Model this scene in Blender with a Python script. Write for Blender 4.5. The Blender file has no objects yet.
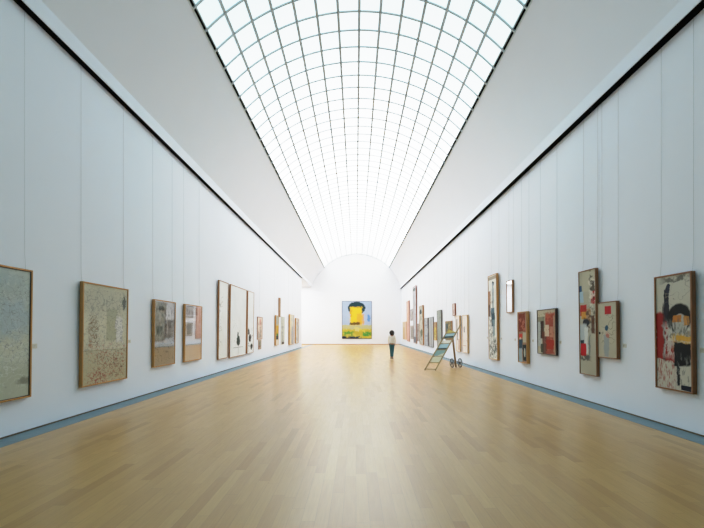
import bpy, bmesh, math, random
from mathutils import Vector, Matrix, noise
random.seed(7)
SC = bpy.context.scene
COL = SC.collection
PI = math.pi
F, VX, VY, EYE, W = 335.0, 356.0, 330.6, 1.595, 5.2      # focal length in px, vanishing point, eye height, half width
Y0, YEND = -4.0, 38.4
YL = 31.96                                              # the left wall stops here, an opening follows
HS, HL = EYE + 4.815, EYE + 5.01                        # underside of the right and left fascias

# ------------------------------------------------------------------ helpers
def tag(o, label=None, cat=None, group=None, kind=None):
    if label: o['label'] = label
    if cat: o['category'] = cat
    if group: o['group'] = group
    if kind: o['kind'] = kind
    return o

def link(name, bm, mat, parent=None, smooth=False):
    me = bpy.data.meshes.new(name)
    if len(bm.faces) > 1: bmesh.ops.recalc_face_normals(bm, faces=bm.faces[:])
    bm.to_mesh(me); bm.free()
    if smooth:
        for p in me.polygons: p.use_smooth = True
    o = bpy.data.objects.new(name, me)
    if mat: me.materials.append(mat)
    COL.objects.link(o)
    if parent: o.parent = parent
    return o

def empty(name, loc, rz=0.0):
    o = bpy.data.objects.new(name, None)
    o.empty_display_size = .1
    COL.objects.link(o); o.location = loc; o.rotation_euler = (0, 0, rz)
    return o

def box(bm, a, b, bev=0.0, M=None):
    x0, y0, z0 = a; x1, y1, z1 = b
    r = bmesh.ops.create_cube(bm, size=1.0)
    vs = r['verts']
    for v in vs:
        v.co = Vector(((x0+x1)/2 + v.co.x*(x1-x0), (y0+y1)/2 + v.co.y*(y1-y0), (z0+z1)/2 + v.co.z*(z1-z0)))
    if bev > 0:
        es = list({e for v in vs for e in v.link_edges})
        r2 = bmesh.ops.bevel(bm, geom=es, offset=bev, segments=1, affect='EDGES')
        vs = list({v for f in r2['faces'] for v in f.verts} | {v for v in vs if v.is_valid})
    if M is not None:
        for v in vs: v.co = M @ v.co
    return vs

def bar(bm, p, q, w, d, up=Vector((0, 0, 1)), bev=0.0):
    """rectangular bar from p to q, w across, d deep"""
    p = Vector(p); q = Vector(q); ax = (q-p).normalized()
    s = ax.cross(up)
    if s.length < 1e-4: s = Vector((1, 0, 0))
    s.normalize(); u = s.cross(ax).normalized()
    M = Matrix(((s.x, ax.x, u.x, p.x), (s.y, ax.y, u.y, p.y), (s.z, ax.z, u.z, p.z), (0, 0, 0, 1)))
    return box(bm, (-w/2, 0, -d/2), (w/2, (q-p).length, d/2), bev, M)

def tube(bm, pts, r, n=8, cap=True):
    rings = []
    pts = [Vector(p) for p in pts]
    for i, p in enumerate(pts):
        a = pts[max(i-1, 0)]; b = pts[min(i+1, len(pts)-1)]
        t = (b-a).normalized()
        s = t.cross(Vector((0, 0, 1)))
        if s.length < 1e-3: s = t.cross(Vector((0, 1, 0)))
        s.normalize(); u = s.cross(t)
        rr = r[i] if isinstance(r, (list, tuple)) else r
        rings.append([bm.verts.new(p + rr*(math.cos(2*PI*k/n)*s + math.sin(2*PI*k/n)*u)) for k in range(n)])
    for a, b in zip(rings, rings[1:]):
        for k in range(n): bm.faces.new((a[k], a[(k+1) % n], b[(k+1) % n], b[k]))
    if cap:
        bm.faces.new(rings[0]); bm.faces.new(rings[-1][::-1])

def torus(bm, c, n, R, r, seg=32, sub=8):
    n = Vector(n).normalized(); a = n.cross(Vector((0, 0, 1))).normalized(); b = n.cross(a)
    rings = []
    for i in range(seg):
        t = 2*PI*i/seg; d = math.cos(t)*a + math.sin(t)*b
        rings.append([bm.verts.new(Vector(c) + d*(R + r*math.cos(2*PI*k/sub)) + n*r*math.sin(2*PI*k/sub)) for k in range(sub)])
    for i in range(seg):
        p, q = rings[i], rings[(i+1) % seg]
        for k in range(sub): bm.faces.new((p[k], p[(k+1) % sub], q[(k+1) % sub], q[k]))

# ------------------------------------------------------------------ materials
def srgb(c):
    def f(v):
        v /= 255.0
        return v/12.92 if v <= .04045 else ((v+.055)/1.055)**2.4
    return (f(c[0]), f(c[1]), f(c[2]), 1.0)

class NT:
    def __init__(self, name):
        self.m = bpy.data.materials.new(name); self.m.use_nodes = True
        self.t = self.m.node_tree; self.n = self.t.nodes; self.l = self.t.links
        self.b = self.n['Principled BSDF']; self.out = self.n['Material Output']
    def add(self, kind, **kw):
        nd = self.n.new(kind)
        for k, v in kw.items(): setattr(nd, k, v)
        return nd
    def put(self, sock, v):
        if hasattr(v, 'is_output'): self.l.new(v, sock)
        else: sock.default_value = v
    def math(self, op, a, b=0.0, clamp=False):
        nd = self.add('ShaderNodeMath', operation=op, use_clamp=clamp)
        self.put(nd.inputs[0], a); self.put(nd.inputs[1], b); return nd.outputs[0]
    def vec(self, op, a, b=(0, 0, 0)):
        nd = self.add('ShaderNodeVectorMath', operation=op)
        self.put(nd.inputs[0], a); self.put(nd.inputs[1], b)
        return nd.outputs['Value'] if op in ('LENGTH', 'DOT_PRODUCT') else nd.outputs[0]
    def mr(self, v, a, b, c, d, smooth=False):
        nd = self.add('ShaderNodeMapRange', interpolation_type='SMOOTHSTEP' if smooth else 'LINEAR')
        self.put(nd.inputs[0], v)
        for i, q in enumerate((a, b, c, d)): nd.inputs[i+1].default_value = q
        return nd.outputs[0]
    def mix(self, f, a, b, mode='MIX'):
        nd = self.add('ShaderNodeMix', data_type='RGBA', blend_type=mode)
        self.put(nd.inputs[0], f); self.put(nd.inputs[6], a); self.put(nd.inputs[7], b)
        return nd.outputs[2]
    def noise(self, v, scale, detail=3.0, rough=.5, color=False):
        nd = self.add('ShaderNodeTexNoise'); nd.inputs['Scale'].default_value = scale
        nd.inputs['Detail'].default_value = detail; nd.inputs['Roughness'].default_value = rough
        self.put(nd.inputs['Vector'], v)
        return nd.outputs['Color' if color else 'Fac']

def simple(name, c, rough=.6, var=.08, scale=6.0, metal=0.0, spec=.5):
    k = NT(name); co = k.add('ShaderNodeTexCoord').outputs['Object']
    f = k.noise(co, scale, 4)
    c = srgb(c)
    a = tuple(min(1, v*(1-var)) for v in c[:3]) + (1,); b = tuple(min(1, v*(1+var)) for v in c[:3]) + (1,)
    k.put(k.b.inputs['Base Color'], k.mix(f, a, b))
    k.b.inputs['Roughness'].default_value = rough; k.b.inputs['Metallic'].default_value = metal
    k.b.inputs['Specular IOR Level'].default_value = spec
    return k.m

def wood(name, c, axis='Z', dark=.7, rough=.45):
    k = NT(name); co = k.add('ShaderNodeTexCoord').outputs['Object']
    s = {'X': (2, 40, 40), 'Y': (40, 2, 40), 'Z': (40, 40, 2)}[axis]
    f = k.noise(k.vec('MULTIPLY', co, s), 1.0, 4, .6)
    c = srgb(c)
    k.put(k.b.inputs['Base Color'], k.mix(k.mr(f, .3, .7, 0, 1), tuple(v*dark for v in c[:3])+(1,), c))
    k.b.inputs['Roughness'].default_value = rough
    return k.m

M = {}
def plaster(name, c, bump=.02):
    k = NT(name); g = k.add('ShaderNodeNewGeometry').outputs['Position']
    f = k.noise(g, 1.3, 5)
    c = srgb(c)
    k.put(k.b.inputs['Base Color'], k.mix(f, tuple(v*.97 for v in c[:3])+(1,), c))
    k.b.inputs['Roughness'].default_value = .85; k.b.inputs['Specular IOR Level'].default_value = .15
    bp = k.add('ShaderNodeBump'); bp.inputs['Strength'].default_value = bump
    k.l.new(k.noise(g, 60, 3), bp.inputs['Height']); k.l.new(bp.outputs[0], k.b.inputs['Normal'])
    return k.m
M['wall'] = plaster('wall_plaster', (238, 243, 251))
M['vault'] = plaster('vault_plaster', (237, 242, 250))
M['fascia'] = plaster('fascia_plaster', (238, 243, 251))
M['endwall'] = plaster('end_wall_plaster', (240, 243, 248))
M['near'] = plaster('near_end_plaster', (96, 150, 164))  # dark teal chosen so this unseen end wall absorbs light near the camera
M['slot'] = simple('dark_slot', (10, 11, 10), .9, .1, spec=.05)  # black painted in for the shade inside the gaps
M['skirting'] = wood('dark_skirting', (118, 98, 66), 'Y')  # brown strip painting the shadow gap under the walls
M['end_skirting'] = wood('light_skirting', (196, 152, 118), 'X')
M['bar'] = simple('glazing_bar_paint', (186, 194, 197), .5, .03)
M['edge'] = simple('skylight_edge_paint', (200, 208, 206), .6, .03)

def border_mat():
    k = NT('grey_blue_border'); g = k.add('ShaderNodeNewGeometry').outputs['Position']
    f = k.noise(g, 9, 5, .65)
    c = k.mix(f, srgb((92, 120, 132)), srgb((122, 146, 152)))
    sep = k.add('ShaderNodeSeparateXYZ'); k.l.new(g, sep.inputs[0])
    fr = k.math('FRACT', k.math('DIVIDE', sep.outputs[1], .6)); ln = k.math('LESS_THAN', fr, .012)
    k.put(k.b.inputs['Base Color'], k.mix(ln, c, srgb((78, 92, 96))))
    k.b.inputs['Roughness'].default_value = .4
    return k.m
M['border'] = border_mat()

def floor_mat():
    k = NT('oak_parquet'); g = k.add('ShaderNodeNewGeometry').outputs['Position']
    sep = k.add('ShaderNodeSeparateXYZ'); k.l.new(g, sep.inputs[0])
    comb = k.add('ShaderNodeCombineXYZ')
    row = k.math('FLOOR', k.math('DIVIDE', sep.outputs[0], .115))
    wn = k.add('ShaderNodeTexWhiteNoise', noise_dimensions='1D'); k.l.new(row, wn.inputs['W'])
    yy = k.math('ADD', k.math('DIVIDE', sep.outputs[1], .95), k.math('MULTIPLY', wn.outputs[0], 7.0))
    cell = k.math('FLOOR', yy)
    k.l.new(row, comb.inputs[0]); k.l.new(cell, comb.inputs[1])
    w2 = k.add('ShaderNodeTexWhiteNoise', noise_dimensions='3D'); k.l.new(comb.outputs[0], w2.inputs['Vector'])
    ramp = k.add('ShaderNodeValToRGB'); k.l.new(w2.outputs['Value'], ramp.inputs[0])
    e = ramp.color_ramp.elements
    e[0].position = 0; e[0].color = srgb((178, 136, 68)); e[1].position = 1; e[1].color = srgb((200, 160, 92))
    for p, c in ((.12, (188, 146, 80)), (.5, (193, 152, 84)), (.85, (197, 156, 88))):
        x = e.new(p); x.color = srgb(c)
    gr = k.noise(k.vec('ADD', k.vec('MULTIPLY', g, (55, 3.0, 1)), k.vec('MULTIPLY', w2.outputs['Color'], (30, 30, 0))), 1.0, 5, .65)
    col = k.mix(k.mr(gr, .3, .75, .0, .22), ramp.outputs[0], srgb((130, 92, 50)))
    big = k.noise(g, .5, 2)
    col = k.mix(k.mr(big, .3, .7, 0, .12), col, srgb((150, 118, 80)))
    fx = k.math('FRACT', k.math('DIVIDE', sep.outputs[0], .115)); fy = k.math('FRACT', yy)
    seam = k.math('MAXIMUM', k.math('LESS_THAN', fx, .018), k.math('LESS_THAN', fy, .003))
    col = k.mix(k.math('MULTIPLY', seam, .4), col, srgb((96, 68, 38)))
    k.put(k.b.inputs['Base Color'], col)
    k.put(k.b.inputs['Roughness'], k.mr(gr, .2, .8, .30, .40))
    k.b.inputs['Specular IOR Level'].default_value = .9
    k.b.inputs['Coat Weight'].default_value = .28; k.b.inputs['Coat Roughness'].default_value = .22
    bp = k.add('ShaderNodeBump'); bp.inputs['Strength'].default_value = .03; bp.inputs['Distance'].default_value = .01
    k.l.new(k.math('ADD', gr, w2.outputs['Value']), bp.inputs['Height']); k.l.new(bp.outputs[0], k.b.inputs['Normal'])
    return k.m
M['floor'] = floor_mat()

def glass_mat():
    """back-lit milk glass: the daylight above it falls off towards the near end of the hall"""
    k = NT('backlit_milk_glass'); g = k.add('ShaderNodeNewGeometry').outputs['Position']
    sep = k.add('ShaderNodeSeparateXYZ'); k.l.new(g, sep.inputs[0])
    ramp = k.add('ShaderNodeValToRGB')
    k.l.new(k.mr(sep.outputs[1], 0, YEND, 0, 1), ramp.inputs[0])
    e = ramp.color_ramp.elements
    e[0].position = .0; e[0].color = (.20, .84, 1.0, 1); e[1].position = 1; e[1].color = (.93, .97, 1, 1)  # cyan put into the near glow to tint the near corners
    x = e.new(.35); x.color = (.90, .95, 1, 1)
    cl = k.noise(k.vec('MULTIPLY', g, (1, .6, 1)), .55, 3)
    st = k.math('MULTIPLY', k.mr(sep.outputs[1], 4, 17, GL0, GL1), k.mr(cl, .3, .7, .92, 1.06))  # made-up falloff: glow weakened at the near end
    st = k.math('MULTIPLY', st, k.mr(sep.outputs[1], 32, YEND, 1, .72))  # glow lowered here to keep the end wall top darker
    k.b.inputs['Base Color'].default_value = (.8, .85, .86, 1)
    k.b.inputs['Roughness'].default_value = .5
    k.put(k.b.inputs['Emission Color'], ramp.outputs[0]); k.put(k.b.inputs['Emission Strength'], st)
    return k.m
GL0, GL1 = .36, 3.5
M['glass'] = glass_mat()

# ------------------------------------------------------------------ the setting
def struct(name, bm, mat, smooth=False, parent=None):
    o = link(name, bm, mat, parent, smooth)
    if parent is None: o['kind'] = 'structure'
    return o
YB = 4.84
bm = bmesh.new(); box(bm, (-9.5, Y0-.3, -.2), (W+.3, YEND+.3, 0)); struct('floor', bm, M['floor'])
for s, nm in ((-1, 'trim_1'), (1, 'trim_2')):
    bm = bmesh.new(); box(bm, (min(s*YB, s*W), Y0, -.02), (max(s*YB, s*W), YEND, .003)); struct(nm, bm, M['border'])
bm = bmesh.new(); box(bm, (-W-.3, Y0-.3, .028), (-W, YL, HL)); struct('wall_left', bm, M['wall'])
bm = bmesh.new(); box(bm, (W, Y0-.3, .028), (W+.3, YEND+.3, HS)); struct('wall_right', bm, M['wall'])
bm = bmesh.new(); box(bm, (-W-.28, Y0-.3, 0), (-W-.003, YL-.01, .03)); struct('baseboard_left', bm, M['skirting'])  # stands in for the brownish shadow gap below the floating wall
bm = bmesh.new(); box(bm, (W+.003, Y0-.3, 0), (W+.28, YEND, .03)); struct('baseboard_right', bm, M['skirting'])
bm = bmesh.new(); box(bm, (-9.5, YEND, 0), (W+.3, YEND+.3, EYE+9.2)); struct('wall_end', bm, M['endwall'])
bm = bmesh.new(); box(bm, (-9.5, YEND-.02, 0), (W, YEND, .07), .004); struct('baseboard_end', bm, M['end_skirting'])
bm = bmesh.new(); box(bm, (-W-.3, Y0-.3, 0), (W+.3, Y0, EYE+9.2)); struct('wall_near', bm, M['near'])
# side room seen through the opening at the far left
bm = bmesh.new(); box(bm, (-9.8, YL-3.2, 0), (-9.5, YEND+.3, HL)); struct('wall_side_room', bm, M['endwall'])
bm = bmesh.new(); box(bm, (-9.5, YL-3.2, 0), (-W-.3, YL-2.9, HL)); struct('wall_side_room_near', bm, M['endwall'])
bm = bmesh.new(); box(bm, (-9.8, YL-3.2, HL+.012), (-W-.25, YEND+.3, HL+.3)); struct('ceiling_side_room', bm, M['endwall'])

# fascias, and black boxes that paint the shade in the slots behind them
VC = Vector((.09, EYE+3.62)); VR = 5.17          # vault centre (x, z), radius
def va(a): return (VC.x + VR*math.sin(a), VC.y + VR*math.cos(a))
DEG = PI/180
AG = 45.25*DEG; NP = 14; DA = 2*AG/NP
for s, nm, lx, HS_ in ((-1, 'trim_3', -5.06, HL), (1, 'trim_4', 5.03, HS)):
    bm = bmesh.new()
    box(bm, (min(lx, lx+s*.10), Y0, HS_), (max(lx, lx+s*.10), YEND, HS_+.30), .003)
    struct(nm, bm, M['fascia'])
    bm = bmesh.new()
    ye = YL if s < 0 else YEND
    box(bm, (min(lx+s*.1, s*(W+.3)), Y0, HS_+.006), (max(lx+s*.1, s*(W+.3)), ye, HS_+.28))
    box(bm, (min(lx+s*.012, lx+s*.1), Y0, HS_-.008), (max(lx+s*.012, lx+s*.1), ye, HS_+.005))
    struct('trim_5' if s < 0 else 'trim_6', bm, M['slot'])
    if s < 0:
        bm = bmesh.new(); box(bm, (-W-.25, YL, HS_-.004), (lx-.01, YEND, HS_+.28)); struct('trim_7', bm, M['fascia'])

def arc_shell(bm, a0, a1, n, y0, y1, r0, r1):
    """solid strip of the vault between two angles and two radii"""
    def P(a, r, y): return bm.verts.new((VC.x + r*math.sin(a), y, VC.y + r*math.cos(a)))
    pr = None
    for i in range(n+1):
        a = a0 + (a1-a0)*i/n
        q = (P(a, r0, y0), P(a, r0, y1), P(a, r1, y1), P(a, r1, y0))
        if pr:
            for k in range(4): bm.faces.new((pr[k], pr[(k+1) % 4], q[(k+1) % 4], q[k]))
        else: bm.faces.new(q)
        pr = q
    bm.faces.new(pr[::-1])

AS = AG + .95*DEG                                # outer side of the painted dark gap beside the glass
AW = AS + .35*DEG
def leg_shell(bm, s, xe, ze, n=24):
    """the plastered side of the vault, from the skylight edge down to the top of the fascia"""
    dx, dz = s*(xe-VC.x), ze-VC.y
    a1, r1 = math.atan2(dx, dz), math.hypot(dx, dz)
    pr = None
    for i in range(n+1):
        t = i/n; a = AW + (a1-AW)*t; r = VR + (r1-VR)*t*t
        q = [bm.verts.new((VC.x + s*rr*math.sin(a), y, VC.y + rr*math.cos(a))) for rr, y in ((r, Y0), (r, YEND), (r+.25, YEND), (r+.25, Y0))]
        if pr:
            for k in range(4): bm.faces.new((pr[k], pr[(k+1) % 4], q[(k+1) % 4], q[k]))
        else: bm.faces.new(q)
        pr = q
    bm.faces.new(pr[::-1])
for s, nm, xe, ze in ((-1, 'ceiling_left', -5.065, HL+.30), (1, 'ceiling_right', 5.035, HS+.30)):
    bm = bmesh.new(); leg_shell(bm, s, xe, ze); struct(nm, bm, M['vault'], True)
    for p in bpy.data.objects[nm].data.polygons:
        p.use_smooth = abs(p.normal.y) < .5 and p.area > 5
# skylight
sky = empty('window_1', (0, 0, 0)); sky['kind'] = 'structure'
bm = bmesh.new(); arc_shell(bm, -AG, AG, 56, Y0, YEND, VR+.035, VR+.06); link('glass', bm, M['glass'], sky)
for s in (-1, 1):
    bm = bmesh.new(); arc_shell(bm, s*AG, s*AS, 1, Y0, YEND, VR+.037, VR+.2); link('dark_gap', bm, M['slot'], sky)  # black strip paints the shade in the gap beside the glass
    bm = bmesh.new(); arc_shell(bm, s*AS, s*(AS+.35*DEG), 2, Y0, YEND, VR-.012, VR+.2); link('edge_strip', bm, M['edge'], sky)
for i in range(NP+1):
    a = -AG + i*DA; w = .0072 if 0 < i < NP else .0025
    bm = bmesh.new(); arc_shell(bm, a-w, a+w, 1, Y0, YEND, VR+.008, VR+.04); link('glazing_bar', bm, M['bar'], sky)
DZ = .577; z = 9.24 - 22*DZ
while z < YEND - .1:
    bm = bmesh.new(); arc_shell(bm, -AS, AS, 48, z-.018, z+.018, VR+.002, VR+.036); link('cross_bar', bm, M['bar'], sky)
    z += DZ
bm = bmesh.new(); arc_shell(bm, -AS, AS, 48, YEND-.05, YEND, VR-.01, VR+.2); link('edge_strip', bm, M['bar'], sky)
bm = bmesh.new(); box(bm, (-W-.3, Y0-.3, EYE+9.0), (W+.3, YEND+.3, EYE+9.2)); struct('ceiling', bm, M['wall'])

# ------------------------------------------------------------------ painted surfaces
def canvas_mat(name, base, shapes, w, h, seed=0, rough=.7, tone=.06):
    """base colour plus painted marks. u runs left to right as seen, v bottom to top.
    ('b'|'e', cu, cv, su, sv, colour[, opacity, wobble, soft])   filled block / blob
    ('s', cu, cv, su, sv, colour, scale, thin)                   scribbled lines inside a region
    ('n', cu, cv, su, sv, colour, scale, threshold[, stretch])   blotches or drips inside a region"""
    k = NT(name)
    uv = k.add('ShaderNodeUVMap').outputs[0]
    met = k.vec('ADD', k.vec('MULTIPLY', uv, (w, h, 0)), (seed*3.7, seed*1.3, seed*.9))
    n1 = k.noise(met, 5, 4, .6, True); n2 = k.noise(met, 1.7, 3)
    base = srgb(base)
    col = k.mix(n2, tuple(v*(1-tone*2) for v in base[:3])+(1,), tuple(min(1, v*(1+tone)) for v in base[:3])+(1,))
    col = k.mix(k.mr(k.noise(met, 28, 4, .7), .45, .75, 0, .10), col, tuple(v*.7 for v in base[:3])+(1,))
    off = k.vec('SUBTRACT', n1, (.5, .5, .5))
    def region(sh, wob, soft, kind):
        p = k.vec('ADD', uv, k.vec('MULTIPLY', off, (wob/w, wob/h, 0)))
        d = k.vec('DIVIDE', k.vec('SUBTRACT', p, (sh[1], sh[2], 0)), (sh[3], sh[4], 1))
        d = k.vec('MULTIPLY', d, (1, 1, 0))
        if kind == 'e': dist = k.vec('LENGTH', d)
        else:
            a = k.add('ShaderNodeSeparateXYZ'); k.l.new(k.vec('ABSOLUTE', d), a.inputs[0])
            dist = k.math('MAXIMUM', a.outputs[0], a.outputs[1])
        return k.mr(dist, 1-soft, 1+soft, 1, 0, True)
    for i, sh in enumerate(shapes):
        t = sh[0]; c = srgb(sh[5])
        if t in 'be':
            op = sh[6] if len(sh) > 6 else 1.0; wob = sh[7] if len(sh) > 7 else .1; soft = sh[8] if len(sh) > 8 else .08
            m = k.math('MULTIPLY', region(sh, wob, soft, t), op)
        else:
            m = region(sh, .25, .35, 'b')
            mm = k.vec('ADD', met, (i*2.1, i*4.3, 0))
            if t == 's':
                nz = k.noise(mm, sh[6], 2.0, .45)
                ln = k.mr(k.math('ABSOLUTE', k.math('SUBTRACT', nz, .5)), sh[7]*.5, sh[7], 1, 0)
            else:
                if len(sh) > 8: mm = k.vec('MULTIPLY', mm, (sh[8], 1, 1))
                nz = k.noise(mm, sh[6], 4, .6)
                ln = k.mr(nz, sh[7]-.03, sh[7]+.07, 0, 1)
            m = k.math('MULTIPLY', k.math('MULTIPLY', m, ln), .6 if t == 's' else .75)
        col = k.mix(m, col, c)
    k.put(k.b.inputs['Base Color'], col)
    k.b.inputs['Roughness'].default_value = rough; k.b.inputs['Specular IOR Level'].default_value = .3
    bp = k.add('ShaderNodeBump'); bp.inputs['Strength'].default_value = .15; bp.inputs['Distance'].default_value = .005
    k.l.new(k.noise(met, 60, 3), bp.inputs['Height']); k.l.new(bp.outputs[0], k.b.inputs['Normal'])
    return k.m

def pane_mat(name, ior, add=0.0):
    """clear picture glass: mirror at the Fresnel angle, clear otherwise"""
    k = NT(name); k.n.remove(k.b)
    fr = k.add('ShaderNodeFresnel'); fr.inputs[0].default_value = ior
    g = k.add('ShaderNodeBsdfGlossy'); g.inputs['Roughness'].default_value = .02
    tr = k.add('ShaderNodeBsdfTransparent'); mx = k.add('ShaderNodeMixShader')
    tr.inputs[0].default_value = (.96, .97, .96, 1)
    k.l.new(k.math('ADD', fr.outputs[0], add, True), mx.inputs[0]); k.l.new(tr.outputs[0], mx.inputs[1]); k.l.new(g.outputs[0], mx.inputs[2])
    k.l.new(mx.outputs[0], k.out.inputs[0])
    return k.m
PANE = pane_mat('picture_glass', 1.5)
SHINY = pane_mat('reflective_picture_glass', 1.6, .22)
MIRROR = pane_mat('mirror_tinted_glass', 1.6, .5)

WOODS = {
 'oak': wood('honey_oak_frame', (206, 152, 84)), 'pale': wood('pale_wood_frame', (228, 190, 142)),
 'brown': wood('brown_wood_frame', (184, 134, 88)), 'dark': wood('dark_brown_frame', (62, 40, 34)),
 'walnut': wood('walnut_frame', (150, 100, 58)), 'grey': wood('grey_frame', (120, 118, 112)),
 'white': simple('white_frame', (228, 226, 220)), 'pink': wood('pinkish_wood_frame', (206, 158, 138)),
 'rust': wood('rust_wood_frame', (170, 110, 78)),
}
WIRE = simple('steel_wire', (170, 176, 176), .4, .03, metal=.4)

def rect_uv(bm, w, z0, z1, y, tilt, uvl):
    vs = [bm.verts.new((x, y + zz*tilt, zz)) for x, zz in ((w/2, z0), (-w/2, z0), (-w/2, z1), (w/2, z1))]   # faces +y
    f = bm.faces.new(vs)
    for lp, c in zip(f.loops, ((0, 0), (1, 0), (1, 1), (0, 1))): lp[uvl].uv = c

GROUPS = {-1: 'artworks hung along the left wall', 1: 'artworks hung along the right wall'}
def artwork(side, z_near, z_far, top, bot, base, shapes, label, frame='oak', d=.07, fw=.026, tilt=.014,
            glass=None, wires=2, seed=0, name='framed_painting', cat='painting', loc=None, group=None, inner=None):
    """side -1 left wall, 1 right wall, 0 end wall; heights relative to the eye"""
    w = z_far - z_near; h = top - bot; zc = (z_near+z_far)/2
    if side == 0: root = empty(name, loc, PI)
    else: root = empty(name, (side*W, zc, EYE+bot), side*PI/2)
    tag(root, label, cat, group or GROUPS.get(side))
    def skew(o):
        for v in o.data.vertices: v.co.y += v.co.z*tilt
        return o
    # frame: four mitred-looking bars around a backing board
    y0 = .002
    bm = bmesh.new()
    box(bm, (-w/2, y0, 0), (w/2, d, fw), .003); box(bm, (-w/2, y0, h-fw), (w/2, d, h), .003)
    box(bm, (-w/2, y0, fw), (-w/2+fw, d, h-fw), .003); box(bm, (w/2-fw, y0, fw), (w/2, d, h-fw), .003)
    skew(link('frame', bm, WOODS[frame], root))
    if inner:
        bm = bmesh.new(); g = fw; q = .010
        for a, b in (((-w/2+g, d-.03, g), (w/2-g, d-.006, g+q)), ((-w/2+g, d-.03, h-g-q), (w/2-g, d-.006, h-g)),
                     ((-w/2+g, d-.03, g+q), (-w/2+g+q, d-.006, h-g-q)), ((w/2-g-q, d-.03, g+q), (w/2-g, d-.006, h-g-q))):
            box(bm, a, b)
        skew(link('inner_moulding', bm, WOODS[inner], root))
    bm = bmesh.new(); uvl = bm.loops.layers.uv.new('UVMap')
    ww, hh = w-2*fw*.9, h-2*fw*.9
    box(bm, (-ww/2, y0+.01, fw*.9), (ww/2, d-.014, h-fw*.9))
    for f in bm.faces:
        for lp in f.loops: lp[uvl].uv = (.5 - lp.vert.co.x/ww, (lp.vert.co.z-fw*.9)/hh)
    mt = canvas_mat('canvas_' + name, base, shapes, ww, hh, seed)
    skew(link('canvas', bm, mt, root))
    if glass:
        bm = bmesh.new(); uvl = bm.loops.layers.uv.new('UVMap')
        rect_uv(bm, ww, fw, h-fw, d-.008, 0, uvl)
        skew(link('glass_pane', bm, glass, root))
    if wires:
        H = (HL if side < 0 else HS) - (EYE+bot)
        xs = (0,) if wires == 1 else (-w/2+min(.05, w*.2), w/2-min(.05, w*.2))
        for x in xs:
            bm = bmesh.new(); tube(bm, [(x, .012+h*tilt*.6, h-.01), (x, .012, h+.25), (x, .012, H)], .0018, 6)
            link('hanging_wire', bm, WIRE, root)
    return root

CREAM = (196, 194, 172)
# ---- left wall
artwork(-1, 4.05, 5.296, .95, -1.045, (206, 210, 196), [
    ('e', .45, .8, .6, .22, (160, 184, 198), .6, .5, .5), ('n', .5, .7, .5, .3, (212, 216, 212), 4, .55),
    ('e', .72, .6, .3, .25, (204, 196, 168), .5, .5, .6), ('s', .5, .6, .5, .4, (130, 134, 134), 8, .010),
    ('n', .8, .35, .3, .3, (96, 98, 92), 14, .68), ('b', .5, .06, .6, .2, (182, 184, 160), .6, .2, .4), ('s', .6, .5, .4, .4, (222, 224, 218), 9, .02), ('e', .75, .62, .25, .16, (168, 190, 204), .55, .5, .5), ('s', .8, .55, .2, .3, (140, 142, 140), 9, .014), ('e', .95, .12, .1, .03, (110, 106, 92), .6, .3, .4)],
    'large pale blue-grey clouded abstract in an oak frame, nearest on the left wall', inner='dark', seed=1)
artwork(-1, 6.27, 7.52, .925, -1.072, (214, 208, 184), [
    ('b', .5, .15, .6, .19, (184, 174, 136), .7, .1), ('b', .62, .6, .13, .17, (160, 158, 122), .85, .06, .1),  # beige foot band paints the reflection of the floor opposite
    ('b', .5, .55, .5, .3, (206, 202, 184), .35, .4, .5), ('e', .5, .85, .6, .16, (168, 168, 156), .45, .3, .6), ('n', .5, .6, .5, .4, (158, 156, 144), 16, .60),
    ('s', .5, .5, .5, .45, (124, 120, 110), 9, .012), ('b', .2, .57, .07, .12, (170, 160, 138), .5, .3, .5), ('b', .8, .55, .08, .13, (222, 218, 212), .8, .3),
    ('n', .6, .2, .4, .2, (160, 70, 56), 19, .585), ('n', .55, .15, .45, .2, (190, 110, 94), 26, .60), ('n', .7, .2, .25, .2, (72, 64, 50), 26, .60),
    ('n', .3, .05, .2, .06, (160, 50, 46), 20, .53), ('e', .92, .84, .045, .07, (84, 88, 84), .85, .25),
    ('n', .22, .5, .15, .14, (166, 96, 56), 12, .60), ('n', .5, .5, .5, .5, (110, 108, 120), 22, .67), ('s', .22, .55, .1, .16, (110, 82, 60), 14, .05), ('s', .8, .55, .1, .16, (120, 116, 124), 14, .04),
    ('s', .6, .18, .3, .14, (120, 50, 42), 12, .035), ('s', .5, .85, .5, .1, (140, 140, 132), 7, .03), ('b', .5, .335, .5, .003, (150, 146, 120), .7, .02)],  # last thin line paints the edge of the reflected floor
    'large beige scribbled canvas with red-brown spatters at its foot and oak frame', seed=2)
artwork(-1, 8.50, 9.50, .80, -.94, (232, 236, 232), [
    ('b', .5, .16, .6, .17, (206, 190, 140), .8, .03), ('b', .45, .7, .12, .28, (150, 158, 152), .65, .3), ('b', .12, .62, .09, .17, (160, 166, 160), .55, .25),  # beige foot paints the reflected floor, grey blocks the reflected pictures
    ('b', .72, .6, .09, .13, (128, 134, 130), .6, .2), ('n', .5, .62, .5, .3, (136, 142, 138), 6, .55, 2.5), ('s', .9, .6, .09, .32, (62, 64, 60), 5, .02),
    ('n', .4, .2, .4, .13, (74, 72, 62), 10, .60), ('s', .5, .2, .5, .15, (112, 104, 82), 5, .01)],
    'narrow glazed oak-framed panel with grey smears above a beige scratched foot', glass=SHINY, seed=3)
artwork(-1, 10.03, 11.13, .80, -.95, (244, 242, 238), [
    ('b', .4, .9, .36, .07, (134, 132, 108), .75, .06), ('b', .5, .12, .6, .16, (192, 168, 118), .6, .03), ('b', .35, .6, .24, .13, (118, 124, 116), .8, .06),  # reflections of the floor and opposite wall painted into these blocks
    ('b', .9, .83, .06, .14, (196, 150, 118), .6, .1), ('s', .7, .45, .3, .2, (170, 168, 172), 5, .01)],
    'narrow glazed oak-framed panel with a grey block on white and reflective surface', glass=MIRROR, seed=4)
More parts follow.
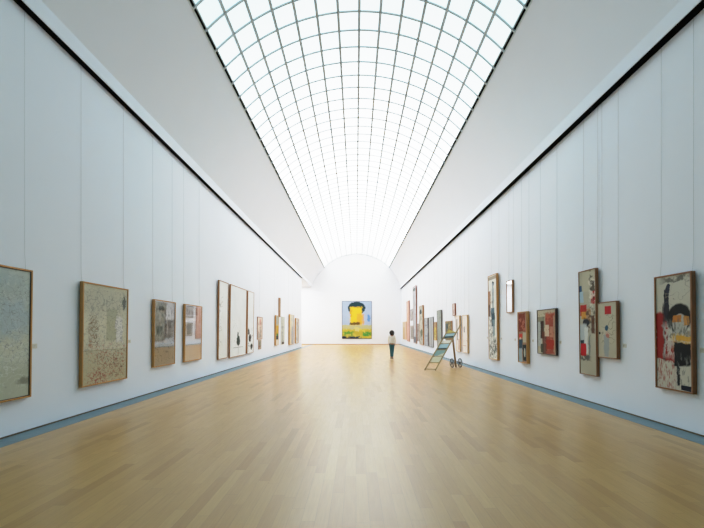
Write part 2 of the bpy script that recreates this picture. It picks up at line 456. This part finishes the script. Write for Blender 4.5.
TRI = 'tall triptych panels on the left wall'
artwork(-1, 12.49, 13.39, 1.89, -1.09, (242, 243, 242), [
    ('s', .2, .5, .2, .4, (120, 110, 100), 3, .012), ('n', .15, .55, .14, .12, (120, 112, 104), 12, .62)],
    'tall narrow nearly blank white panel, nearest of the triptych', 'brown', wires=0, seed=5, group=TRI)
artwork(-1, 13.62, 15.62, 1.89, -1.12, (238, 242, 243), [
    ('s', .5, .35, .45, .3, (186, 190, 188), 1.5, .004), ('e', .5, .225, .11, .075, (52, 66, 62), 1, .18), ('e', .47, .3, .04, .05, (64, 78, 74), 1, .12),
    ('b', .5, .125, .32, .003, (120, 128, 124), .8, .02), ('b', .5, .1, .006, .08, (120, 124, 120), .8, .05)],
    'tall wide white middle panel of the triptych with a small dark boat-like smudge', 'brown', wires=0, seed=6, group=TRI)
artwork(-1, 15.82, 16.75, 1.89, -1.09, (238, 242, 243), [
    ('e', .2, .34, .15, .05, (80, 78, 72), 1, .3), ('e', .42, .24, .2, .06, (46, 46, 50), 1, .3), ('e', .7, .1, .2, .06, (44, 48, 48), 1, .3), ('n', .5, .2, .4, .18, (90, 90, 90), 8, .55)],
    'tall narrow white panel with a cascade of black marks, farthest of the triptych', 'brown', wires=0, seed=7, group=TRI, fw=.018)
artwork(-1, 17.55, 18.5, .73, -.47, (228, 216, 204), [
    ('b', .62, .78, .14, .16, (206, 120, 108), .6, .2, .4), ('n', .5, .4, .4, .4, (150, 130, 118), 7, .52), ('b', .4, .15, .3, .1, (150, 146, 140), .6, .2), ('n', .6, .5, .3, .4, (206, 160, 146), 8, .58)],
    'small drawing with red marks in a thin brown frame beside the tall triptych', 'rust', d=.03, fw=.03, wires=1, seed=8)
artwork(-1, 17.8, 18.3, -.50, -1.0, (190, 186, 172), [
    ('b', .5, .55, .3, .35, (116, 118, 104), .8, .2), ('n', .5, .2, .5, .2, (150, 84, 62), 7, .5)],
    'tiny grey-green picture hung just under the red-marked drawing', 'brown', d=.025, fw=.03, wires=0, seed=9)
artwork(-1, 22.4, 22.72, 2.2, .92, (180, 168, 150), [('n', .5, .5, .5, .5, (100, 80, 60), 5, .5)],
    'slim brown upright piece hung highest on the left wall', 'brown', d=.08, seed=10, wires=1)
artwork(-1, 21.3, 22.05, .98, -.95, (196, 188, 150), [
    ('b', .5, .85, .5, .15, (170, 176, 168), 1, .2), ('b', .55, .5, .4, .16, (196, 158, 52), 1, .2), ('e', .6, .34, .35, .06, (70, 120, 62), 1, .1),
    ('b', .6, .25, .4, .06, (38, 36, 38), 1, .1), ('b', .5, .07, .5, .1, (222, 216, 208), 1, .1)],
    'narrow oak-framed picture striped yellow, green and black on the left wall', d=.10, seed=11)
artwork(-1, 23.1, 24.2, .985, -.99, (206, 208, 198), [
    ('b', .5, .5, .14, .5, (168, 172, 166), .8, .3), ('n', .5, .4, .5, .4, (150, 154, 150), 5, .52), ('b', .6, .04, .3, .05, (70, 52, 48), 1, .1)],
    'pale grey-green unframed looking panel with a dark spot at its foot', 'white', d=.03, seed=12)
artwork(-1, 25.7, 27.4, 1.25, -1.1, (206, 204, 196), [
    ('b', .25, .5, .2, .5, (222, 202, 168), .8, .2), ('b', .65, .3, .2, .3, (158, 158, 166), .8, .4), ('n', .6, .6, .4, .4, (176, 180, 180), 3, .5)],
    'grey and cream picture in a deep oak frame, second from the left wall opening', d=.11, seed=13)
artwork(-1, 28.35, 29.9, 1.06, -1.09, (212, 210, 204), [
    ('n', .6, .5, .4, .5, (130, 134, 140), 3, .52), ('b', .75, .4, .12, .35, (160, 166, 176), .8, .3), ('n', .6, .9, .3, .1, (150, 116, 110), 5, .5)],
    'grey streaked picture in an oak frame, last on the left wall before the opening', d=.10, seed=14)

# ---- right wall, near to far
artwork(1, 5.10, 5.744, .912, -.972, (200, 196, 180), [
    ('b', .16, .47, .2, .21, (150, 36, 32), 1, .16), ('b', .3, .33, .3, .09, (150, 34, 30), 1, .2), ('n', .28, .2, .28, .2, (154, 48, 44), 9, .52, 5.0),
    ('b', .24, .5, .035, .26, (44, 40, 40), .75, .08), ('b', .32, .74, .07, .14, (40, 42, 50), 1, .08), ('e', .36, .885, .06, .045, (44, 46, 60), 1, .1),
    ('e', .66, .62, .34, .13, (22, 24, 24), 1, .09), ('e', .7, .57, .2, .09, (182, 180, 168), 1, .07), ('b', .62, .62, .12, .03, (196, 128, 58), 1, .08), ('b', .88, .6, .07, .04, (200, 140, 62), .9, .08),
    ('n', .6, .5, .35, .12, (90, 92, 88), 8, .52, 3.0), ('n', .38, .42, .16, .14, (206, 204, 194), 7, .45, 3.0), ('n', .75, .42, .25, .06, (216, 168, 60), 9, .45, 3.0), ('b', .78, .45, .2, .02, (214, 164, 62), .9, .1),
    ('b', .74, .31, .23, .1, (20, 22, 24), 1, .14), ('b', .64, .17, .035, .13, (24, 26, 30), 1, .1), ('n', .8, .15, .2, .14, (120, 122, 116), 8, .55, 3.0),
    ('b', .84, .025, .13, .022, (20, 26, 44), 1, .05), ('n', .6, .97, .4, .03, (40, 40, 36), 8, .47), ('s', .6, .85, .4, .12, (130, 124, 112), 4, .008), ('n', .5, .5, .5, .5, (70, 60, 54), 26, .68)],
    'large red, black and white abstract in a walnut frame, nearest on the right wall', 'walnut', seed=21)
artwork(1, 6.58, 7.12, .59, -.565, (190, 184, 162), [
    ('b', .55, .86, .17, .075, (184, 40, 44), 1, .02), ('s', .55, .5, .35, .25, (70, 68, 66), 5, .018), ('e', .47, .54, .09, .05, (46, 84, 110), 1, .05),
    ('b', .45, .22, .12, .2, (150, 160, 164), .8, .12), ('e', .5, .42, .1, .07, (196, 168, 150), .8, .1), ('e', .08, .44, .05, .025, (28, 26, 26), 1, .03),
    ('e', .5, .4, .09, .04, (172, 66, 52), .55, .1)],
    'small cream picture with one red square, hung just right of the tall collage', 'walnut', fw=.018, seed=22)
artwork(1, 7.14, 7.69, 1.34, -.984, (180, 176, 156), [
    ('b', .6, .9, .4, .1, (186, 182, 160), 1, .1), ('b', .07, .83, .09, .035, (54, 86, 122), 1, .05), ('b', .12, .75, .12, .05, (166, 188, 200), 1, .1), ('b', .8, .84, .14, .05, (70, 60, 50), .9, .14), ('b', .84, .74, .13, .06, (176, 44, 40), 1, .1),
    ('n', .8, .75, .2, .15, (226, 220, 206), 9, .5), ('n', .82, .8, .2, .2, (34, 30, 30), 10, .56), ('b', .23, .62, .2, .055, (178, 50, 40), 1, .07), ('b', .32, .57, .2, .035, (206, 150, 66), 1, .06), ('b', .56, .57, .13, .06, (178, 146, 110), 1, .09),
    ('n', .65, .52, .35, .1, (54, 38, 32), 9, .48), ('e', .4, .5, .2, .03, (34, 40, 46), 1, .08), ('b', .2, .38, .2, .11, (180, 188, 188), 1, .14), ('b', .4, .33, .1, .13, (206, 210, 204), 1, .1),
    ('b', .16, .3, .1, .03, (44, 62, 70), 1, .1), ('b', .22, .235, .17, .06, (190, 30, 36), 1, .05), ('n', .3, .16, .35, .025, (30, 32, 46), 6, .44), ('e', .6, .27, .05, .12, (110, 122, 124), .8, .14),
    ('b', .82, .48, .1, .08, (86, 50, 36), .9, .1)],
    'tall narrow collage in reds, blues and cream hanging left of the red-square picture', 'walnut', fw=.016, seed=23)
artwork(1, 8.60, 9.48, .576, -.648, (188, 180, 156), [
    ('b', .22, .72, .2, .13, (132, 130, 108), .9, .06), ('b', .1, .45, .1, .28, (174, 178, 172), 1, .05), ('b', .7, .46, .25, .46, (150, 58, 38), .95, .06), ('b', .27, .55, .1, .2, (60, 44, 38), 1, .07),
    ('b', .38, .25, .12, .26, (96, 46, 34), .9, .1), ('n', .7, .5, .26, .45, (190, 100, 70), 9, .54), ('b', .53, .53, .12, .13, (204, 184, 160), 1, .012), ('b', .77, .5, .09, .12, (184, 130, 104), .9, .02),
    ('b', .93, .45, .05, .4, (170, 140, 112), .9, .07), ('b', .7, .22, .2, .1, (164, 46, 26), 1, .1), ('b', .25, .12, .08, .1, (60, 62, 46), .9, .08), ('n', .5, .5, .5, .5, (96, 50, 40), 16, .62)],
    'brick-red collage with a pale rectangle at its middle in a dark frame', 'dark', fw=.018, seed=24)
artwork(1, 10.0, 10.55, .578, -.99, (150, 122, 100), [
    ('b', .45, .8, .4, .18, (124, 54, 36), 1, .08), ('n', .5, .8, .4, .2, (180, 110, 84), 9, .54), ('b', .3, .53, .2, .04, (196, 68, 54), 1, .06), ('b', .75, .5, .2, .1, (176, 170, 148), 1, .05),
    ('e', .25, .46, .13, .05, (208, 176, 156), 1, .05), ('b', .3, .36, .22, .1, (54, 76, 90), 1, .07), ('b', .25, .14, .2, .14, (156, 172, 176), 1, .1), ('b', .75, .2, .2, .16, (34, 42, 44), 1, .08), ('e', .75, .2, .1, .09, (176, 180, 166), 1, .07)],
    'narrow upright collage with rust-red top and blue-grey foot beside the brick-red collage', 'oak', d=.10, fw=.02, seed=25)
artwork(1, 11.0, 11.42, 1.67, .60, (252, 250, 248), [('s', .5, .5, .4, .5, (206, 186, 180), 3, .02), ('b', .5, .5, .5, .006, (196, 170, 160), .6, .02)],
    'small blank white picture hung high above the rust-red collage', 'brown', fw=.022, glass=MIRROR, seed=26)
artwork(1, 12.11, 12.89, 2.08, -1.077, (236, 236, 228), [
    ('b', .5, .97, .5, .02, (156, 142, 120), .8, .05), ('e', .6, .9, .12, .03, (50, 60, 66), 1, .2), ('b', .12, .72, .14, .1, (170, 122, 92), .9, .15), ('b', .1, .58, .14, .07, (106, 68, 54), .9, .12), ('b', .55, .75, .1, .16, (166, 178, 182), .9, .18),
    ('b', .5, .55, .2, .06, (96, 124, 138), 1, .14), ('b', .55, .47, .2, .08, (54, 84, 98), 1, .12), ('b', .6, .37, .14, .1, (130, 156, 162), .8, .16), ('n', .3, .5, .3, .3, (110, 100, 90), 7, .54, 2.0), ('s', .2, .3, .2, .2, (60, 56, 52), 4, .02),
    ('n', .3, .1, .25, .08, (30, 32, 34), 7, .48), ('n', .75, .15, .2, .1, (40, 70, 68), 8, .5), ('n', .6, .1, .3, .1, (36, 36, 40), 10, .54)],
    'very tall narrow abstract with teal blotches in an oak frame left of the white picture', 'oak', d=.09, fw=.022, seed=27)
artwork(1, 15.36, 16.08, .73, -1.04, (250, 242, 236), [  # white base paints the glare of the end wall on picture glass
    ('b', .35, .62, .07, .08, (88, 88, 100), 1, .1), ('b', .4, .18, .3, .005, (180, 120, 110), .8, .02), ('b', .55, .1, .006, .1, (184, 130, 120), .8, .04), ('s', .5, .4, .5, .3, (206, 184, 178), 3, .01)],
    'pinkish white picture with one small dark mark in a pale wood frame', 'pale', d=.09, fw=.02, seed=28)
artwork(1, 16.5, 17.12, .745, -1.046, (246, 238, 232), [  # pale base stands in for end wall glare, no pane in front
    ('b', .25, .72, .18, .2, (160, 160, 160), .8, .1), ('b', .35, .45, .08, .14, (74, 76, 86), 1, .1), ('s', .6, .3, .4, .2, (160, 150, 146), 4, .02), ('b', .7, .2, .2, .15, (214, 190, 176), .8, .1)],
    'pale wood-framed picture with a grey upper streak right behind the ladder top', 'pale', d=.09, fw=.02, seed=29)
artwork(1, 17.4, 17.8, 1.42, .785, (216, 206, 204), [('n', .5, .5, .4, .4, (190, 140, 130), 6, .55), ('b', .3, .3, .2, .2, (196, 170, 166), .8, .1)],
    'little pale picture in a pinkish frame hung above the ladder', 'rust', d=.07, fw=.025, seed=30)
artwork(1, 18.0, 19.25, .53, -.55, (150, 140, 106), [
    ('b', .25, .6, .22, .3, (96, 110, 112), 1, .2), ('e', .6, .7, .2, .14, (170, 160, 128), 1, .2), ('e', .5, .4, .3, .2, (196, 162, 60), .9, .2), ('n', .5, .5, .5, .5, (48, 52, 50), 5, .54), ('b', .75, .2, .2, .2, (150, 100, 70), .8, .2)],
    'nearly square olive and yellow collage directly behind the ladder top', 'brown', d=.06, fw=.02, seed=31)
artwork(1, 20.1, 21.1, 1.25, -1.12, (162, 170, 164), [
    ('n', .5, .5, .5, .5, (132, 144, 142), 9, .5), ('b', .5, .1, .5, .12, (164, 166, 156), .6, .1), ('s', .5, .5, .5, .5, (176, 180, 170), 6, .03)],
    'tall mottled grey-green panel left of the ladder', 'grey', d=.08, fw=.02, seed=32)
artwork(1, 21.35, 22.1, .55, -.62, (206, 192, 136), [
    ('b', .5, .8, .5, .2, (176, 150, 122), 1, .1), ('e', .5, .5, .35, .25, (210, 188, 96), 1, .2), ('n', .5, .3, .5, .3, (150, 140, 96), 5, .52)],
    'small yellow picture between two grey panels on the right wall', 'brown', d=.07, seed=33)
artwork(1, 22.3, 23.6, .92, -1.13, (188, 192, 196), [
    ('b', .5, .5, .12, .5, (140, 146, 150), .8, .1), ('n', .5, .5, .5, .5, (158, 164, 170), 5, .5, 3.0), ('b', .15, .4, .1, .4, (186, 186, 184), .8, .1)],
    'light grey streaked panel just left of the small yellow picture', 'grey', d=.05, seed=34)
artwork(1, 23.8, 25.1, .915, -1.107, (182, 190, 198), [
    ('b', .84, .5, .1, .5, (92, 72, 74), .9, .05), ('b', .5, .35, .4, .02, (110, 120, 130), .8, .02), ('b', .5, .75, .4, .02, (116, 124, 134), .8, .02), ('b', .5, .55, .4, .1, (182, 188, 190), .7, .1), ('n', .4, .5, .5, .5, (154, 162, 170), 4, .52)],
    'blue-grey banded panel with a dark right border on the right wall', 'grey', d=.05, seed=35)
artwork(1, 25.5, 26.9, 1.94, -1.09, (194, 194, 184), [
    ('n', .5, .5, .5, .5, (126, 132, 122), 4, .5), ('e', .4, .85, .3, .06, (70, 76, 76), 1, .2), ('b', .5, .5, .3, .12, (190, 190, 180), .8, .3), ('e', .6, .3, .3, .1, (104, 112, 96), 1, .3)],
    'tall patchy grey-green picture with a brown edge, left of the banded panel', 'brown', d=.10, seed=36)
artwork(1, 27.1, 28.2, .56, -.88, (176, 172, 170), [('n', .5, .5, .5, .5, (128, 120, 116), 4, .5)],
    'plain mid-grey picture between the two tallest narrow works', 'grey', d=.05, seed=37)
artwork(1, 28.4, 29.9, 3.85, -1.1, (186, 190, 198), [
    ('n', .5, .5, .5, .5, (156, 164, 172), 3, .5), ('n', .4, .6, .4, .4, (190, 192, 196), 3, .54), ('e', .4, .95, .4, .03, (90, 104, 98), .9, .2), ('b', .5, .06, .4, .05, (96, 100, 110), .8, .2)],
    'tallest silvery grey column-like work on the right wall', 'rust', d=.07, seed=38)
artwork(1, 30.05, 31.6, 1.97, .93, (184, 184, 188), [('n', .5, .5, .5, .5, (126, 124, 126), 3, .5), ('b', .3, .5, .1, .4, (190, 190, 190), .8, .1)],
    'grey picture in the upper place between the pink work and the tallest work', 'grey', d=.06, wires=1, seed=39)
artwork(1, 30.2, 31.5, .45, -.76, (188, 186, 182), [('b', .5, .5, .3, .4, (138, 138, 132), .8, .2)],
    'grey picture in the lower place between the pink work and the tallest work', 'grey', d=.06, wires=0, seed=40)
artwork(1, 32.2, 33.7, 2.9, -1.06, (212, 176, 164), [('n', .5, .5, .5, .5, (204, 164, 152), 3, .5), ('b', .5, .7, .3, .25, (220, 186, 172), .7, .2)],
    'tall salmon-pink panel near the far end of the right wall', 'pink', d=.08, seed=41)
artwork(1, 34.1, 36.8, .93, -.94, (210, 196, 172), [('b', .75, .5, .25, .5, (214, 186, 168), .8, .1), ('b', .3, .35, .2, .35, (190, 166, 122), .8, .3)],
    'tan and peach picture, last on the right wall before the end wall', 'pale', d=.06, seed=42)

# ---- end wall: plain colour-field stand-in (light blue, yellow, dark teal, green)
artwork(0, 0, 3.42, 3.383, -.93, (172, 188, 214), [
    ('b', .5, .2, .56, .16, (182, 180, 138), 1, .35, .05), ('b', .5, .11, .56, .14, (188, 172, 62), 1, .5, .1), ('b', .22, .13, .18, .06, (98, 146, 58), 1, .5, .2), ('b', .84, .12, .14, .055, (84, 150, 66), 1, .4, .2),
    ('b', .3, .02, .36, .035, (40, 56, 72), 1, .3), ('e', .49, .82, .30, .17, (32, 62, 70), 1, .3, .04), ('b', .47, .60, .2, .24, (232, 192, 44), 1, .7, .10),
    ('b', .62, .52, .12, .14, (222, 164, 60), .8, .5, .2), ('b', .43, .40, .18, .03, (84, 66, 34), .9, .5, .15), ('b', .30, .68, .04, .10, (206, 150, 40), .6, .5, .3),
    ('e', .9, .54, .05, .1, (92, 142, 200), .9, .5, .2), ('n', .5, .15, .5, .15, (214, 196, 84), 2.0, .55), ('b', .5, .25, .07, .05, (206, 194, 130), .9, .4)],
    'large light blue, yellow and green abstract canvas alone on the end wall', 'dark', d=.07, fw=.035, tilt=.0, wires=0, seed=50,
    loc=((356.9-VX)/8.72, YEND, EYE-.93), group='artwork on the end wall')

# ------------------------------------------------------------------ wall labels
LAB = simple('label_card', (222, 220, 210), .6, .03); INK = simple('label_print', (140, 138, 130), .7, .1)
def wall_label(px, py, label):
    s = -1 if px < VX else 1
    zz = F*W/abs(px-VX); h = (VY-py)*zz/F
    r = empty('wall_label', (s*W, zz, EYE+h-.035), s*PI/2); tag(r, label, 'label', 'small caption cards beside the artworks')
    bm = bmesh.new(); box(bm, (-.045, .001, 0), (.045, .006, .075), .001); link('card', bm, LAB, r)
    bm = bmesh.new()
    for i, l in enumerate((.05, .06, .04)): box(bm, (.035-l, .0055, .052-i*.015), (.035, .0066, .056-i*.015))
    link('printed_lines', bm, INK, r)
wall_label(34.2, 346.2, 'small caption card right of the pale blue-grey clouded abstract')
wall_label(127.8+1.4, 341.5, 'small caption card beside the beige canvas with red-brown spatters')
wall_label(703, 350.5, 'small caption card on the right wall at the photo edge')
wall_label(624.7, 345.8, 'small caption card right of the red-square picture')
wall_label(560.6, 342.4, 'small caption card right of the brick-red collage')
wall_label(533.2, 340.7, 'small caption card between the rust-red collage and the brick-red collage')
wall_label(515.4, 339.8, 'small caption card left of the rust-red collage')
wall_label(501.5, 338.8, 'small caption card right of the very tall teal-blotched abstract')
wall_label(487.6, 337.8, 'small caption card left of the very tall teal-blotched abstract')

# ------------------------------------------------------------------ ladder sculpture
LX, LY = 3.5, 13.8
lad = empty('ladder_sculpture', (LX, LY, 0))
tag(lad, 'leaning wooden ladder artwork with coloured panels and two spoked wheels on the parquet', 'ladder')
def L(x, y, z): return Vector((x-LX, y-LY, z))
lw = wood('weathered_ladder_wood', (176, 158, 116)); lt = wood('pole_wood', (172, 140, 92)); lk = simple('dark_iron', (52, 54, 56), .5, .1)
la, lb = L(2.76, 13.43, .02), L(3.15, 13.30, .02)
ta, tb = L(3.955, 14.05, 1.79), L(4.345, 13.92, 1.84)
railn = (ta-la).cross(lb-la).normalized()
for p, q in ((la, ta), (lb, tb)):
    bm = bmesh.new(); bar(bm, p, q, .04, .055, up=railn, bev=.004); link('rail', bm, lw, lad)
def on(t, u): return (la.lerp(ta, t)).lerp(lb.lerp(tb, t), u)
for t in (.02, .16, .30, .44, .58, .70, .82):
    bm = bmesh.new(); bar(bm, on(t, 0), on(t, 1), .03, .024, up=railn, bev=.003); link('rung', bm, lw, lad)
def quad_panel(name, t0, t1, m, u0=0.06, u1=.94, t1r=None):
    bm = bmesh.new(); o = railn*.006
    t1r = t1 if t1r is None else t1r
    pts = [on(t0, u0), on(t0, u1), on(t1r, u1), on(t1, u0)]
    a = [bm.verts.new(p+o) for p in pts]; b = [bm.verts.new(p-o) for p in pts]
    bm.faces.new(a); bm.faces.new(b[::-1])
    for i in range(4): bm.faces.new((a[i], a[(i+1) % 4], b[(i+1) % 4], b[i]))
    return link(name, bm, m, lad)
PC = [simple('panel_'+n, c, .4, .08, 5) for n, c in (('cream', (226, 222, 192)), ('teal', (150, 180, 176)), ('dark_teal', (60, 76, 80)), ('light_blue', (178, 206, 214)), ('ivory', (240, 234, 222)), ('blue_grey', (120, 148, 158)), ('yellow', (206, 186, 100)))]
for t0, t1, m, lbl, t1r in ((.17, .27, 0, 'cream panel', .37), (.32, .43, 1, 'teal grey panel', .43), (.45, .48, 2, 'dark panel', None), (.48, .57, 3, 'light blue panel', None),
                      (.595, .655, 4, 'ivory panel', None), (.71, .75, 2, 'dark panel', None), (.75, .81, 3, 'light blue panel', None), (.83, .91, 6, 'yellow panel', .83)):
    quad_panel('panel', t0, t1, PC[m], t1r=t1r)['label'] = lbl
bm = bmesh.new(); bar(bm, L(4.02, 14.02, 1.52), L(4.31, 14.44, .02), .065, .065, bev=.005); link('support_leg', bm, lt, lad)
bm = bmesh.new(); box(bm, tuple(L(3.92, 13.93, 1.42)), tuple(L(4.08, 14.07, 1.56)), .01); link('hinge_block', bm, lt, lad)
wn_ = Vector((.985, .17, 0)).normalized(); WR = .20
w1, w2 = L(4.13, 14.41, WR), L(4.49, 14.47, WR)
bm = bmesh.new(); tube(bm, [w1-wn_*.03, w2+wn_*.03], .011, 10); link('axle', bm, lk, lad)
for c in (w1, w2):
    bm = bmesh.new(); torus(bm, c, wn_, WR-.016, .017, 40, 8); wh = link('wheel', bm, lk, lad, True)
    bm = bmesh.new(); tube(bm, [c-wn_*.025, c+wn_*.025], .03, 12); link('hub', bm, lk, wh)
    a = wn_.cross(Vector((0, 0, 1))); 
    for i in range(5):
        t = PI*i/5; dv = (math.cos(t)*a + math.sin(t)*Vector((0, 0, 1)))*(WR-.016)
        bm = bmesh.new(); tube(bm, [c-dv, c+dv], .008, 6); link('spoke', bm, lk, wh)

# ------------------------------------------------------------------ person seen from behind
def skin(verts, edges, radii, sub=2, root=0):
    me = bpy.data.meshes.new('tmp'); me.from_pydata([Vector(v) for v in verts], edges, [])
    o = bpy.data.objects.new('tmp', me); COL.objects.link(o)
    md = o.modifiers.new('s', 'SKIN'); sl = me.skin_vertices[0].data
    for i, r in enumerate(radii):
        sl[i].radius = r if isinstance(r, tuple) else (r, r); sl[i].use_root = (i == root)
    md.use_smooth_shade = True
    s = o.modifiers.new('d', 'SUBSURF'); s.levels = sub; s.render_levels = sub
    dg = bpy.context.evaluated_depsgraph_get(); dg.update()
    out = bpy.data.meshes.new_from_object(o.evaluated_get(dg))
    bpy.data.objects.remove(o); return out
def merged(name, meshes, mat, parent, label=None):
    bm = bmesh.new()
    for m in meshes: bm.from_mesh(m)
    o = link(name, bm, mat, parent, True)
    if label: o['label'] = label
    return o
PX, PY = 2.03, 18.95
per = empty('person', (PX, PY, 0), math.radians(-4))
tag(per, 'person with dark bushy hair, cream sweater and teal jeans walking away towards the end wall', 'person')
skm = simple('skin', (176, 128, 102), .55, .04); hair_m = simple('dark_hair', (34, 28, 26), .7, .3, 30)
swm = simple('cream_knit', (232, 228, 218), .9, .06, 40); jnm = simple('teal_denim', (60, 108, 122), .85, .12, 25); shm = simple('brown_shoe', (46, 36, 32), .5, .1)
# body: one skinned tree, pelvis as root
bv = [(0, 0, .84), (0, 0, .98), (0, .01, 1.14), (0, .0, 1.25), (0, .0, 1.345), (0, .015, 1.40),
      (-.072, 0, .80), (-.056, .03, .44), (-.040, .01, .075), (-.045, .12, .035),
      (.072, 0, .80), (.054, -.01, .44), (.036, -.06, .085), (.041, .05, .035),
      (-.155, 0, 1.28), (-.197, -.03, 1.04), (-.155, .0, .845), (.155, 0, 1.28), (.197, -.02, 1.04), (.162, .03, .84)]
be = [(0, 1), (1, 2), (2, 3), (3, 4), (4, 5), (0, 6), (6, 7), (7, 8), (8, 9), (0, 10), (10, 11), (11, 12), (12, 13), (3, 14), (14, 15), (15, 16), (3, 17), (17, 18), (18, 19)]
br = [(.095, .065), (.10, .075), (.12, .085), (.12, .08), .048, .045, .075, .05, .035, .028, .075, .05, .035, .028, .045, .036, .024, .045, .036, .024]
parts = [skin(bv, be, br)]
def hand(wrist, side, curl):
    """palm plus five separately rooted fingers, relaxed curl"""
    wv = Vector(wrist); down = Vector((0, .12, -1)).normalized(); across = Vector((0, 1, .12)).normalized(); inn = Vector((-side, 0, 0))
    pm = wv + down*.055
    out = [skin([wv, wv+down*.03, wv+down*.085], [(0, 1), (1, 2)], [(.02, .02), (.018, .030), (.014, .034)], 2)]
    for i, (off, ln) in enumerate(((.028, .066), (.010, .076), (-.009, .070), (-.027, .054))):
        a = wv + down*.078 + across*off
        b = a + down*ln*.45 + inn*ln*.10*curl; c = b + down*ln*.32 + inn*ln*.22*curl; d = c + down*ln*.20 + inn*ln*.3*curl
        out.append(skin([a, b, c, d], [(0, 1), (1, 2), (2, 3)], [.0095, .0088, .008, .0066], 1))
    a = wv + down*.03 + across*.022; b = a + across*.026 + down*.022 + inn*.008; c = b + across*.008 + down*.03 + inn*.008
    out.append(skin([a, b, c], [(0, 1), (1, 2)], [.012, .010, .0085], 1))
    return out
parts += hand((-.155, .0, .845), -1, 1.0) + hand((.162, .03, .84), 1, 1.2)
# head with nose, ears, chin
hb = bmesh.new(); bmesh.ops.create_uvsphere(hb, u_segments=24, v_segments=16, radius=1)
for v in hb.verts:
    x, y, zz = v.co
    w_ = .074*(1 - .22*max(0, -zz)); v.co = Vector((x*w_, y*.092 + (.012 if zz < -.3 and y > 0 else 0), zz*.108))
    if y > .8 and abs(x) < .25 and -.35 < zz < .15: v.co.y += .018*(1-abs(x)/.25)
    v.co += Vector((0, .025, 1.475))
hm = bpy.data.meshes.new('h'); hb.to_mesh(hm); hb.free(); parts.append(hm)
for s in (-1, 1):
    e = bmesh.new(); bmesh.ops.create_uvsphere(e, u_segments=10, v_segments=8, radius=1)
    for v in e.verts: v.co = Vector((v.co.x*.010+s*.075, v.co.y*.018+.02, v.co.z*.03+1.47))
    em = bpy.data.meshes.new('e'); e.to_mesh(em); e.free(); parts.append(em)
merged('body', parts, skm, per)
eye_m = simple('eye_dark', (30, 24, 22), .2); lip = simple('lip', (150, 84, 78), .5)
for s in (-1, 1):
    bm = bmesh.new(); bmesh.ops.create_uvsphere(bm, u_segments=10, v_segments=8, radius=.009)
    for v in bm.verts: v.co += Vector((s*.028, .108, 1.485))
    link('eye', bm, eye_m, per, True)
bm = bmesh.new(); tube(bm, [(-.022, .108, 1.427), (0, .121, 1.43), (.022, .108, 1.427)], [.003, .006, .003], 8); link('mouth', bm, lip, per, True)
# hair: bushy, chin length, open at the face
bm = bmesh.new(); bmesh.ops.create_icosphere(bm, subdivisions=5, radius=1)
for v in bm.verts:
    d = v.co.copy(); n = noise.fractal(d*3.2, .8, 2.0, 4)*.10 + noise.noise(d*16)*.05
    r = Vector((.135, .13, .152))*(1+n)
    p = Vector((d.x*r.x, d.y*r.y - .012, d.z*r.z))
    if d.y > .45 and d.z < .45: p.y = min(p.y, .068)
    v.co = p + Vector((0, .008, 1.466))
link('hair', bm, hair_m, per, True)
sw = skin([(0, 0, .84), (0, 0, .98), (0, .01, 1.14), (0, 0, 1.26), (0, 0, 1.33), (-.155, 0, 1.28), (-.200, -.03, 1.05), (-.160, -.003, .875), (.155, 0, 1.28), (.200, -.02, 1.05), (.168, .025, .87)],
          [(0, 1), (1, 2), (2, 3), (3, 4), (3, 5), (5, 6), (6, 7), (3, 8), (8, 9), (9, 10)],
          [(.15, .115), (.135, .11), (.14, .11), (.135, .10), .062, .058, .05, .04, .058, .05, .04])
merged('sweater', [sw], swm, per)
jn = skin([(0, -.005, .91), (-.072, -.005, .79), (-.056, .03, .44), (-.040, .01, .09), (.072, -.005, .79), (.054, -.01, .44), (.036, -.06, .10)],
          [(0, 1), (1, 2), (2, 3), (0, 4), (4, 5), (5, 6)], [(.135, .105), .096, .066, .052, .096, .066, .052])
merged('jeans', [jn], jnm, per)
for x, y, zt in ((-.046, .01, 0), (.044, -.06, .0)):
    s = skin([(x, y-.02, .045), (x, y+.06, .04), (x, y+.14, .032)], [(0, 1), (1, 2)], [(.045, .045), (.042, .04), (.036, .032)], 2)
    for v in s.vertices: v.co.z = max(v.co.z, .002)
    merged('shoe', [s], shm, per)

# ------------------------------------------------------------------ light
def area(name, loc, rot, sx, sy, e, c=(1, 1, 1)):
    l = bpy.data.lights.new(name, 'AREA'); l.shape = 'RECTANGLE'; l.size = sx; l.size_y = sy; l.energy = e; l.color = c
    o = bpy.data.objects.new(name, l); COL.objects.link(o); o.location = loc; o.rotation_euler = rot; return o
area('side_room_light', (-7.3, 34.5, HL-.1), (0, 0, 0), 3.6, 6.5, 420, (.95, .98, 1))
wd = bpy.data.worlds.new('world'); SC.world = wd; wd.use_nodes = True
wd.node_tree.nodes['Background'].inputs[0].default_value = (.85, .92, 1, 1); wd.node_tree.nodes['Background'].inputs[1].default_value = .5

# ------------------------------------------------------------------ camera
cam = bpy.data.cameras.new('camera'); co = bpy.data.objects.new('camera', cam); COL.objects.link(co)
cam.sensor_fit = 'HORIZONTAL'; cam.sensor_width = 36; cam.lens = F/704*36
cam.shift_x = -(VX-352)/704; cam.shift_y = (VY-264)/704
cam.clip_start = .05; cam.clip_end = 200
co.location = (0, 0, EYE); co.rotation_euler = (PI/2, 0, 0)
SC.camera = co
SC.view_settings.view_transform = 'Standard'
SC.view_settings.look = 'None'
SC.cycles.diffuse_bounces = 6
SC.cycles.max_bounces = 10

# film-like highlight roll-off
vs = SC.view_settings; vs.use_curve_mapping = True; cm = vs.curve_mapping
cm.white_level = (4.0, 4.0, 4.0)
cv = cm.curves[3]
cv.points[0].location = (0, 0); cv.points[1].location = (1.0, 1.0)
for p in ((.1, .09), (.45, .45), (.8, .74), (1.25, .90), (2.0, .955), (3.0, .985)): cv.points.new(p[0]/4, p[1])
for p in cv.points: p.handle_type = 'AUTO_CLAMPED'
cm.update()
